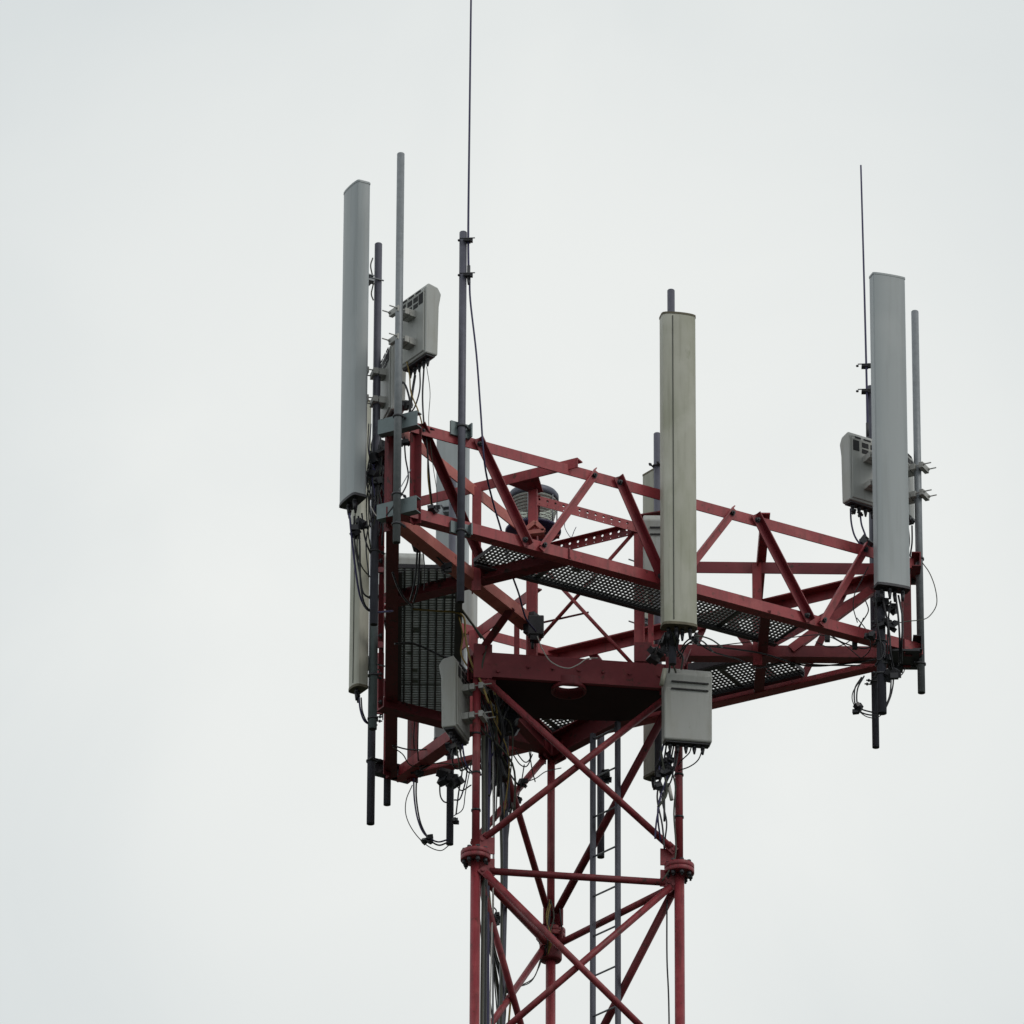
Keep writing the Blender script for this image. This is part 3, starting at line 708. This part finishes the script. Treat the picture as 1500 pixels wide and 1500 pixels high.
jumper(P, [(592, 640, -1.7), (594, 670, -1.7), (598, 700, -1.7), (588, 725, -1.8), (566, 755, -1.8)], .0045)
junction(P, 594, 648, -1.7, .05); junction(P, 627, 634, -1.64, .06); junction(P, 636, 744, -1.66, .055)
P = pA1
jumper(P, [(578, 590, -1.5), (590, 560, -1.55), (600, 585, -1.6), (597, 600, -1.6)], .006)
junction(P, 594, 592, -1.6, .06)
jumper(P, [(612, 790, -1.3), (610, 830, -1.25), (606, 860, -1.2), (601, 880, -1.1)], .006)
jumper(P, [(616, 790, -1.3), (614, 830, -1.25), (612, 860, -1.2), (606, 882, -1.1)], .006)
jumper(P, [(618, 800, -1.3), (622, 830, -1.25), (621, 865, -1.2)], .003)
jumper(P, [(621, 800, -1.3), (637, 813, -1.25), (650, 826, -1.2)], .0045)
jumper(P, [(623, 796, -1.3), (640, 808, -1.25), (652, 818, -1.2)], .0045)
junction(P, 616, 795, -1.3, .08); junction(P, 652, 830, -1.2, .06); junction(P, 610, 797, -1.3, .05)
jumper(P, [(575, 838, -1.2), (582, 858, -1.1), (592, 876, -1.0), (605, 890, -.9)], .006)
# cables across the left walkway
GC = 'loose cables strung through the platform'
def cable(pts, r, m, label, cat='cable', name='cable'):
    b = MB(); b.tube([at(*p) for p in pts], r, 7); return tag(b.build(name, M[m]), label, cat, GC)
cable([(578, 943, -.3), (600, 942, -.25), (620, 948, -.2), (645, 960, -.2), (668, 968, -.2), (690, 990, -.3)], .006, 'cable', 'black cable sagging across the lower half of the left walkway grating')
cable([(575, 890, -.5), (600, 880, -.45), (640, 888, -.4), (672, 893, -.4), (690, 912, -.4), (705, 935, -.4)], .006, 'cable', 'black cable crossing the left walkway under the red cross member')
cable([(605, 892, -.5), (640, 895, -.45), (668, 897, -.45), (680, 906, -.45), (682, 935, -.45), (690, 970, -.45), (705, 1000, -.45), (716, 1030, -.45)], .006, 'yellow', 'yellow olive cable turning down beside the left tower leg')
cable([(676, 892, -.45), (700, 925, -.45), (712, 945, -.45), (706, 980, -.45), (712, 1020, -.4)], .006, 'green', 'olive cable dropping past the left leg head')
cable([(671, 900, -.4), (678, 930, -.4), (676, 960, -.4), (696, 990, -.4)], .005, 'yellow', 'short yellow cable right of the walkway grating corner')
cable([(688, 402, -1.62), (689, 440, -1.61), (698, 520, -1.6), (704, 600, -1.58), (710, 680, -1.55), (722, 735, -1.3), (735, 780, -1.1), (748, 835, -.9), (760, 870, -.7), (770, 905, -.6), (785, 925, -.5)], .0055, 'blue', 'long dark blue cable hanging down from the tall whip antenna')
cable([(787, 932, -.48), (795, 952, -.48), (808, 970, -.48), (830, 979, -.5), (846, 974, -.5), (860, 965, -.48), (876, 964, -.46)], .0035, 'pale', 'pale thin cable sagging in front of the red deck beam')
cable([(829, 752, -.2), (827, 770, -.2), (832, 782, -.2), (837, 787, -.2), (841, 778, -.2), (844, 772, -.2)], .002, 'blue', 'thin loose hooked wire hanging right of the beacon')
# left cream antenna tail
jumper(aL[0], [(526, 1022, -.04), (528, 1040, -.04), (534, 1056, -.03), (545, 1062, .0), (552, 1062, .05)], .0055, 'blue')
jumper(aL[0], [(529, 1022, -.04), (531, 1042, -.04), (538, 1058, -.03), (550, 1068, .0)], .0045)
# far left corner loops
Q = pC1
jumper(Q, [(606, 1140, 1.6), (607, 1170, 1.6), (612, 1200, 1.6), (622, 1222, 1.6), (640, 1233, 1.6), (656, 1230, 1.6)], .005, 'blue')
jumper(Q, [(610, 1140, 1.6), (610, 1170, 1.6), (616, 1205, 1.6), (628, 1228, 1.6), (642, 1238, 1.6), (656, 1234, 1.6)], .005)
jumper(Q, [(604, 1150, 1.6), (595, 1172, 1.6), (595, 1195, 1.6), (606, 1218, 1.6), (625, 1238, 1.6), (645, 1246, 1.6), (658, 1238, 1.6)], .003, 'green')
junction(Q, 626, 1230, 1.6, .055); junction(Q, 612, 1126, 1.6, .075); junction(Q, 648, 1098, 1.6, .07)
jumper(Q, [(644, 1145, 1.6), (645, 1165, 1.6), (650, 1174, 1.6), (657, 1176, 1.6)], .0045)
jumper(Q, [(668, 1148, 1.6), (676, 1158, 1.6), (690, 1150, 1.5)], .004)
jumper(Q, [(665, 1172, 1.6), (675, 1168, 1.6), (684, 1130, 1.55), (678, 1100, 1.5)], .0045, 'blue')
jumper(Q, [(668, 1193, 1.6), (672, 1160, 1.6), (677, 1128, 1.55), (674, 1100, 1.5)], .0045)
jumper(Q, [(665, 1195, 1.6), (678, 1185, 1.6), (682, 1160, 1.55), (690, 1120, 1.4)], .003)
junction(Q, 666, 1200, 1.6, .045)
jumper(Q, [(575, 1092, 1.2), (600, 1098, 1.3), (630, 1097, 1.4), (650, 1090, 1.5)], .0045)
jumper(Q, [(576, 1095, 1.2), (590, 1105, 1.3), (604, 1122, 1.5), (640, 1118, 1.5), (670, 1120, 1.4)], .0035, 'green')
jumper(Q, [(608, 1050, 1.2), (606, 1080, 1.3), (607, 1100, 1.4)], .004); jumper(Q, [(613, 1052, 1.2), (612, 1095, 1.3), (613, 1118, 1.5)], .004)
jumper(Q, [(614, 1124, 1.5), (630, 1115, 1.5), (640, 1100, 1.5), (650, 1095, 1.5)], .006)
jumper(Q, [(615, 1128, 1.5), (634, 1117, 1.5), (644, 1105, 1.5), (655, 1100, 1.5)], .006)
# radio panel on the left leg
Q = pL
for i, (x0, x1, x2) in enumerate(((664, 662, 668), (668, 672, 676), (673, 678, 690), (677, 684, 705))):
    jumper(Q, [(x0, 1090, -.38), (x1, 1110+4*i, -.38), (x2, 1126+3*i, -.3), (x2+18, 1120-6*i, -.2)], .005, ('cable', 'green', 'cable', 'blue')[i])
junction(Q, 662, 1098, -.36, .06); junction(Q, 655, 1135, 1.3, .1); junction(Q, 663, 1140, 1.3, .1)
# feeder run beside the left leg
GF = 'feeder cables running down the left tower leg'
def feeder(x0, y0, x1, y1, Y, r, m, label):
    b = MB(); p, q = at(x0, y0, Y), at(x1, y1, Y); q2 = V((q.x, q.y, GZ)); mid = p.lerp(q, .5)+V((random.uniform(-.01, .01), 0, 0))
    b.tube([p, mid, q, V((q.x, q.y, q.z-1))], r, 8); b.cyl(V((q.x, q.y, q.z-1)), q2, r, n=8)
    tag(b.build('feeder_cable', M[m]), label, 'cable', GF)
feeder(708, 1078, 706, 1480, -.36, .011, 'green', 'thick olive feeder cable tight against the left leg')
feeder(713, 1078, 711, 1480, -.30, .009, 'cable', 'black feeder cable second from the left leg')
feeder(718, 1060, 715, 1480, -.24, .008, 'blue', 'dark blue feeder cable third from the left leg')
feeder(722, 1070, 718, 1480, -.2, .0045, 'pale', 'thin pale feeder line fourth from the left leg')
feeder(725, 1120, 722, 1490, -.16, .005, 'cable', 'thin black feeder line farthest right of the leg bundle')
feeder(741, 1060, 735, 1480, .1, .0175, 'galvdark', 'thick dark conduit standing free right of the left leg')
feeder(735, 1090, 735, 1290, .05, .008, 'green', 'olive cable against the thick dark conduit')
feeder(977, 1318, 980, 1490, -.2, .0045, 'cable', 'single thin cable left of the right tower leg')
# cable clumps beneath the deck on the left
cl = thing('cable_bundle', at(735, 1100, 0), 'dense tangle of black and olive cables under the deck beside the left leg', 'cables')
for i in range(26):
    x0 = random.uniform(700, 750); x1 = random.uniform(712, 750); ym = random.uniform(1050, 1100)
    jumper(cl, [(x0, random.uniform(1000, 1040), random.uniform(-.4, 0)), ((x0+x1)/2+random.uniform(-14, 14), ym, random.uniform(-.3, .1)), (x1, ym+random.uniform(40, 90), random.uniform(-.3, .1))], random.choice((.004, .006, .008, .009)), random.choice(('cable', 'cable', 'green', 'cable', 'yellow', 'deck')))
for (x, y, s) in ((722, 1110, .13), (727, 1125, .12), (716, 1095, .1), (740, 1065, .11), (748, 1050, .1), (733, 1040, .1), (730, 1135, .1), (726, 1080, .11)): junction(cl, x, y, -.05, s)
lp = thing('cable_bundle', at(745, 1200, .2), 'slack cable loops hanging under the deck near the rear leg brace', 'cables')
for pts, r, m in (
    ([(752, 1106, .1), (762, 1120, .1), (772, 1122, .1), (780, 1105, .1)], .0035, 'cable'),
    ([(755, 1100, .1), (768, 1116, .1), (776, 1112, .1), (778, 1098, .1)], .0035, 'cable'),
    ([(768, 1120, .1), (763, 1150, .2), (758, 1170, .3), (752, 1180, .3)], .0035, 'cable'),
    ([(775, 1100, .1), (780, 1130, .2), (784, 1145, .3)], .0035, 'green'),
    ([(743, 1128, .1), (755, 1145, .2), (762, 1152, .3), (768, 1146, .3)], .005, 'cable'),
    ([(743, 1133, .1), (752, 1150, .2), (758, 1168, .3)], .004, 'cable'),
    ([(768, 1146, .3), (785, 1140, .3), (800, 1130, .4), (822, 1125, .5)], .003, 'cable'),
    ([(754, 1165, .2), (750, 1182, .2), (746, 1200, .2), (740, 1260, .2), (735, 1320, .2)], .007, 'green'),
    ([(704, 1296, -.1), (709, 1330, -.05), (716, 1380, .1), (726, 1425, .2), (731, 1470, .3), (729, 1510, .3)], .010, 'green'),
    ([(708, 1290, -.1), (713, 1335, -.05), (721, 1385, .1), (734, 1430, .2), (737, 1475, .3), (733, 1510, .3)], .009, 'cable'),
    ([(706, 1310, -.1), (716, 1350, -.05), (727, 1400, .1), (741, 1445, .2), (735, 1490, .3)], .006, 'green'),
    ([(722, 1328, 0), (727, 1334, 0), (724, 1342, 0), (730, 1350, 0), (726, 1358, 0)], .004, 'cable'),
    ([(702, 1340, -.3), (708, 1400, -.1), (716, 1450, .1), (722, 1500, .2)], .004, 'cable'),
    ([(716, 1300, .1), (720, 1340, .15), (728, 1380, .2), (742, 1430, .3), (748, 1455, .3), (745, 1500, .3)], .006, 'yellow'),
    ([(712, 1310, .1), (714, 1350, .15), (722, 1390, .2), (732, 1430, .3), (740, 1470, .3), (738, 1510, .3)], .006, 'cable'),
    ([(720, 1330, .1), (722, 1380, .15), (724, 1430, .2), (728, 1480, .3), (730, 1510, .3)], .004, 'cable'),
    ([(742, 1420, .3), (748, 1440, .3), (744, 1455, .3), (760, 1445, .4), (782, 1432, .5), (792, 1405, .6)], .0035, 'green'),
    ([(746, 1448, .3), (775, 1440, .5), (788, 1420, .6), (797, 1395, .65)], .0035, 'cable'),
    ([(806, 1325, .55), (802, 1350, .55), (806, 1372, .55), (802, 1395, .6)], .005, 'yellow'),
    ([(820, 1330, .55), (822, 1350, .55), (824, 1372, .6), (818, 1392, .6)], .004, 'cable')):
    jumper(lp, pts, r, m)
for (x, y, s) in ((765, 1148, .05), (758, 1170, .055), (752, 1180, .05), (726, 1350, .05), (728, 1342, .04), (742, 1445, .06)): junction(lp, x, y, .25, s)
# dark cable junctions round the central post foot
jb = thing('junction_box', at(785, 925, -.46), 'small dark junction box at the inner end of the left spoke', 'box')
b = MB(); b.box(at(785, 918, -.44), (.09, .06, .12)); b.build('housing', M['darkm'], jb, bevel=.006)
b = MB(); b.box(at(783, 936, -.44), (.05, .05, .03)); b.cyl(at(780, 940, -.44), at(780, 950, -.44), .008, n=8); b.build('gland', M['cable'], jb)
# middle cream antenna tails
Mx = aM[0]
for i, pts in enumerate((
    [(978, 925, -1.0), (977, 940, -.95), (982, 962, -.9), (980, 985, -.7)],
    [(985, 925, -1.0), (990, 945, -.95), (984, 965, -.8), (990, 985, -.6)],
    [(995, 925, -1.0), (992, 950, -.95), (1000, 962, -.9), (998, 980, -.6)],
    [(996, 965, -.8), (1006, 945, -.85), (1018, 938, -.9), (1030, 940, -.8), (1045, 955, -.6)],
    [(994, 962, -.8), (1003, 942, -.85), (1020, 932, -.9), (1040, 936, -.8), (1058, 948, -.5)],
    [(990, 960, -.8), (1000, 950, -.85), (1010, 942, -.9), (1024, 944, -.8)],
    [(972, 930, -.9), (965, 945, -.8), (960, 958, -.6)])):
    jumper(Mx, pts, .006 if i < 3 else .0045, ('cable', 'green', 'cable')[i % 3])
junction(Mx, 981, 938, -.93, .08); junction(Mx, 988, 955, -.9, .07); junction(Mx, 1018, 938, -.9, .035); junction(Mx, 976, 950, -.6, .09); junction(Mx, 958, 957, -.5, .09)
# right leg radio panel tails
Q = pR
for i, pts in enumerate((
    [(974, 1090, -.38), (968, 1120, -.36), (970, 1160, -.35), (964, 1200, -.35), (962, 1225, -.34)],
    [(978, 1090, -.38), (972, 1130, -.36), (965, 1165, -.35), (972, 1205, -.35), (975, 1240, -.34)],
    [(984, 1092, -.38), (980, 1130, -.36), (968, 1170, -.35), (966, 1195, -.35), (970, 1230, -.3)],
    [(988, 1092, -.38), (984, 1120, -.36), (990, 1150, -.32), (988, 1190, -.3), (990, 1250, -.3), (972, 1285, -.3)],
    [(994, 1090, -.38), (990, 1120, -.36), (976, 1150, -.35), (975, 1200, -.35)],
    [(1012, 1095, -.38), (1009, 1103, -.37), (1000, 1112, -.33), (994, 1120, -.3)],
    [(1028, 1096, -.38), (1022, 1112, -.37), (1010, 1122, -.33), (994, 1128, -.3)],
    [(970, 1100, -.38), (975, 1130, -.36), (978, 1160, -.35), (966, 1180, -.35)],
    [(982, 1100, -.38), (975, 1125, -.36), (968, 1145, -.35), (970, 1160, -.35)],
    [(990, 1100, -.38), (985, 1140, -.36), (972, 1165, -.35), (978, 1200, -.35), (976, 1225, -.33)])):
    jumper(Q, pts, (.005, .005, .005, .0045, .006, .0035, .0035, .007, .007, .0045)[i], ('blue', 'cable', 'blue', 'green', 'cable', 'cable', 'cable', 'green', 'cable', 'cable')[i])
for (x, y, s) in ((973, 1115, .06), (984, 1110, .06), (968, 1150, .05), (980, 1130, .06), (971, 1135, .05)): junction(Q, x, y, -.36, s)
b = MB()
b.cyl(at(979, 1148, -.34), at(984, 1172, -.34), .011, n=12)
o = tag(b.build('cable_sleeve', M['pale']), 'short pale sleeve dangling among cables under the slotted radio panel', 'sleeve')
b = MB(); b.cyl(at(974, 980, -.5), at(969, 1004, -.5), .0135, .0125, n=14)
tag(b.build('cable_sleeve', M['cream']), 'cream tube in front of the left edge of the slotted radio panel', 'sleeve')
# right corner tails
Q = aB[0]
for i, pts in enumerate((
    [(1284, 870, -.35), (1283, 900, -.32), (1288, 930, -.3), (1291, 960, -.28), (1282, 975, -.26)],
    [(1292, 872, -.35), (1298, 900, -.34), (1303, 930, -.32), (1305, 960, -.3), (1310, 985, -.2)],
    [(1312, 872, -.35), (1316, 905, -.35), (1318, 940, -.33), (1317, 975, -.2)],
    [(1316, 872, -.35), (1322, 905, -.35), (1321, 940, -.33), (1320, 972, -.2)],
    [(1305, 880, -.35), (1301, 910, -.32), (1300, 950, -.3), (1296, 985, -.25)],
    [(1262, 992, -.2), (1252, 1010, -.2), (1254, 1036, -.2), (1268, 1046, -.22), (1288, 1046, -.25), (1300, 1030, -.25), (1308, 1005, -.2), (1308, 985, -.2)],
    [(1266, 990, -.2), (1256, 1010, -.2), (1257, 1034, -.2), (1272, 1042, -.22), (1290, 1042, -.25), (1303, 1020, -.25), (1306, 985, -.2)],
    [(1264, 992, -.2), (1249, 1015, -.2), (1252, 1034, -.2), (1270, 1050, -.22), (1290, 1048, -.25), (1305, 1020, -.25), (1310, 990, -.2)],
    [(1292, 940, -.3), (1296, 952, -.3), (1290, 966, -.3), (1284, 966, -.3)],
    [(1268, 880, -.2), (1272, 895, -.2), (1262, 912, -.1), (1258, 918, -.1)],
    [(1310, 985, -.1), (1318, 990, -.1), (1324, 984, -.1), (1325, 978, 0)])):
    jumper(Q, pts, (.006, .006, .006, .006, .005, .0045, .0045, .003, .005, .0035, .003)[i])
for (x, y, s) in ((1288, 882, .07), (1298, 885, .06), (1308, 892, .06), (1306, 918, .06), (1296, 912, .06), (1258, 1038, .055), (1308, 988, .07), (1300, 965, .05), (1275, 930, .06)): junction(Q, x, y, -.28, s)
Q = pB1
jumper(Q, [(1246, 745, -.1), (1247, 765, -.1), (1252, 785, -.1), (1262, 800, -.1), (1272, 812, -.1)], .0055, 'blue')
jumper(Q, [(1260, 750, -.1), (1262, 768, -.1), (1268, 785, -.1), (1272, 800, -.1)], .0055, 'blue')
jumper(Q, [(1272, 830, -.1), (1262, 850, -.1), (1252, 870, -.08), (1250, 890, -.05), (1256, 912, 0)], .003)
junction(Q, 1268, 795, -.1, .07); junction(Q, 1266, 805, -.1, .06); junction(Q, 1250, 749, -.1, .03); junction(Q, 1260, 754, -.1, .03)
Q = pB2
jumper(Q, [(1330, 770, .1), (1332, 795, .1), (1328, 820, .1), (1336, 840, .1)], .005)
jumper(Q, [(1336, 770, .1), (1336, 795, .1), (1333, 815, .1)], .005)
junction(Q, 1332, 765, .1, .06); junction(Q, 1337, 850, .1, .04)
cable([(1351, 824, .02), (1362, 840, .02), (1370, 862, .02), (1372, 885, .02), (1362, 902, .0), (1350, 908, -.1), (1330, 910, -.15), (1308, 914, -.2)], .003, 'green', 'thin grey cable bulging out right of the outermost right pipe')
cable([(1022, 945, -.5), (1070, 950, -.3), (1120, 958, -.1), (1180, 975, .1), (1240, 972, .1), (1282, 966, 0)], .005, 'cable', 'upper black cable along the horizontal spoke to the right corner')
cable([(1020, 940, -.5), (1045, 955, -.4), (1080, 965, -.2), (1110, 978, 0), (1150, 970, .1), (1200, 974, .1), (1260, 975, 0)], .0045, 'cable', 'black cable dipping below the horizontal spoke near its middle')
cable([(1050, 946, -.4), (1100, 940, -.2), (1150, 935, -.1), (1200, 930, -.1), (1230, 940, -.1), (1262, 965, -.1)], .003, 'cable', 'thin cable rising above the right spoke toward the near chord')
cable([(1210, 925, -.1), (1228, 938, -.1), (1245, 945, -.1), (1265, 950, -.1), (1282, 945, -.1)], .004, 'cable', 'short cable sagging under the near chord before the right corner')
cable([(1195, 940, -.1), (1215, 948, -.1), (1240, 942, -.1), (1256, 925, -.1), (1265, 905, -.1)], .003, 'cable', 'thin curled cable crossing under the near chord by the right corner')
cable([(1255, 905, -.2), (1270, 925, -.2), (1275, 950, -.2), (1262, 965, -.1)], .003, 'cable', 'thin cable looping just left of the right corner pipes')
for (x, y, Y), lb in zip(((1161, 970, .1), (1212, 934, -.15), (1252, 945, -.15), (1020, 936, -.6)),
        ('small black cable hanger under the middle of the right spoke', 'small black cable hanger under the near chord, left one of two by the right corner',
         'small black cable hanger under the near chord, nearest the right corner pipes', 'small black cable hanger right beside the foot of the middle cream antenna')):
    b = MB(); b.box(at(x, y, Y), (.03, .03, .05)); b.cyl(at(x, y-9, Y), at(x, y, Y), .012, n=8)
    tag(b.build('cable_hanger', M['cable'], bevel=.004), lb, 'cable hanger', 'cable hangers under the platform')
# ties on the legs
for l, zs in ((LL, (24.27, 24.03, 23.8)), (LR, (24.1, 23.84))):
    b = MB()
    for z in zs: b.lathe(lz(l, z), [(.0235, -.006), (.027, -.005), (.027, .005), (.0235, .006)], 20)
    b.build('cable_tie', M['cable'], tower)
print('objects', len(bpy.data.objects))

junction(pipes['D'][0], 886, 1137, .48, .06)

random.seed(21)
for i in range(13):                                # jumper cables tied along the left corner pipe
    x0 = random.uniform(540, 562); y0 = random.uniform(615, 700); x1 = random.uniform(540, 560); y1 = y0+random.uniform(70, 170)
    jumper(aA[0], [(x0, y0, -1.45), (x0+random.uniform(-9, 6), (y0*2+y1)/3, -1.47), (x1+random.uniform(-6, 9), (y0+2*y1)/3, -1.46), (x1, y1, -1.42)], random.choice((.003, .004, .0055, .006)), random.choice(('cable', 'cable', 'blue', 'green', 'pale' if i == 5 else 'cable')))
for i in range(9):                                 # tan and olive cables down the inside of the left leg
    x0 = random.uniform(698, 728); y0 = random.uniform(985, 1040); x1 = random.uniform(718, 752)
    jumper(cl, [(x0, y0, -.35), (x0+random.uniform(4, 18), y0+random.uniform(25, 50), -.3), (x1, y0+random.uniform(70, 110), -.2), (x1+random.uniform(-12, 6), y0+random.uniform(130, 200), -.1)], random.choice((.004, .006, .007)), ('yellow', 'green', 'cable', 'green', 'yellow', 'cable', 'blue', 'cable', 'green')[i])
for i in range(4):
    x0 = random.uniform(798, 812)
    jumper(lp, [(x0, 1318, .56), (x0+random.uniform(-6, 8), 1345, .55), (x0+random.uniform(-8, 10), 1375, .55), (x0-4, 1400, .6)], .004, ('yellow', 'cable', 'green', 'cable')[i])
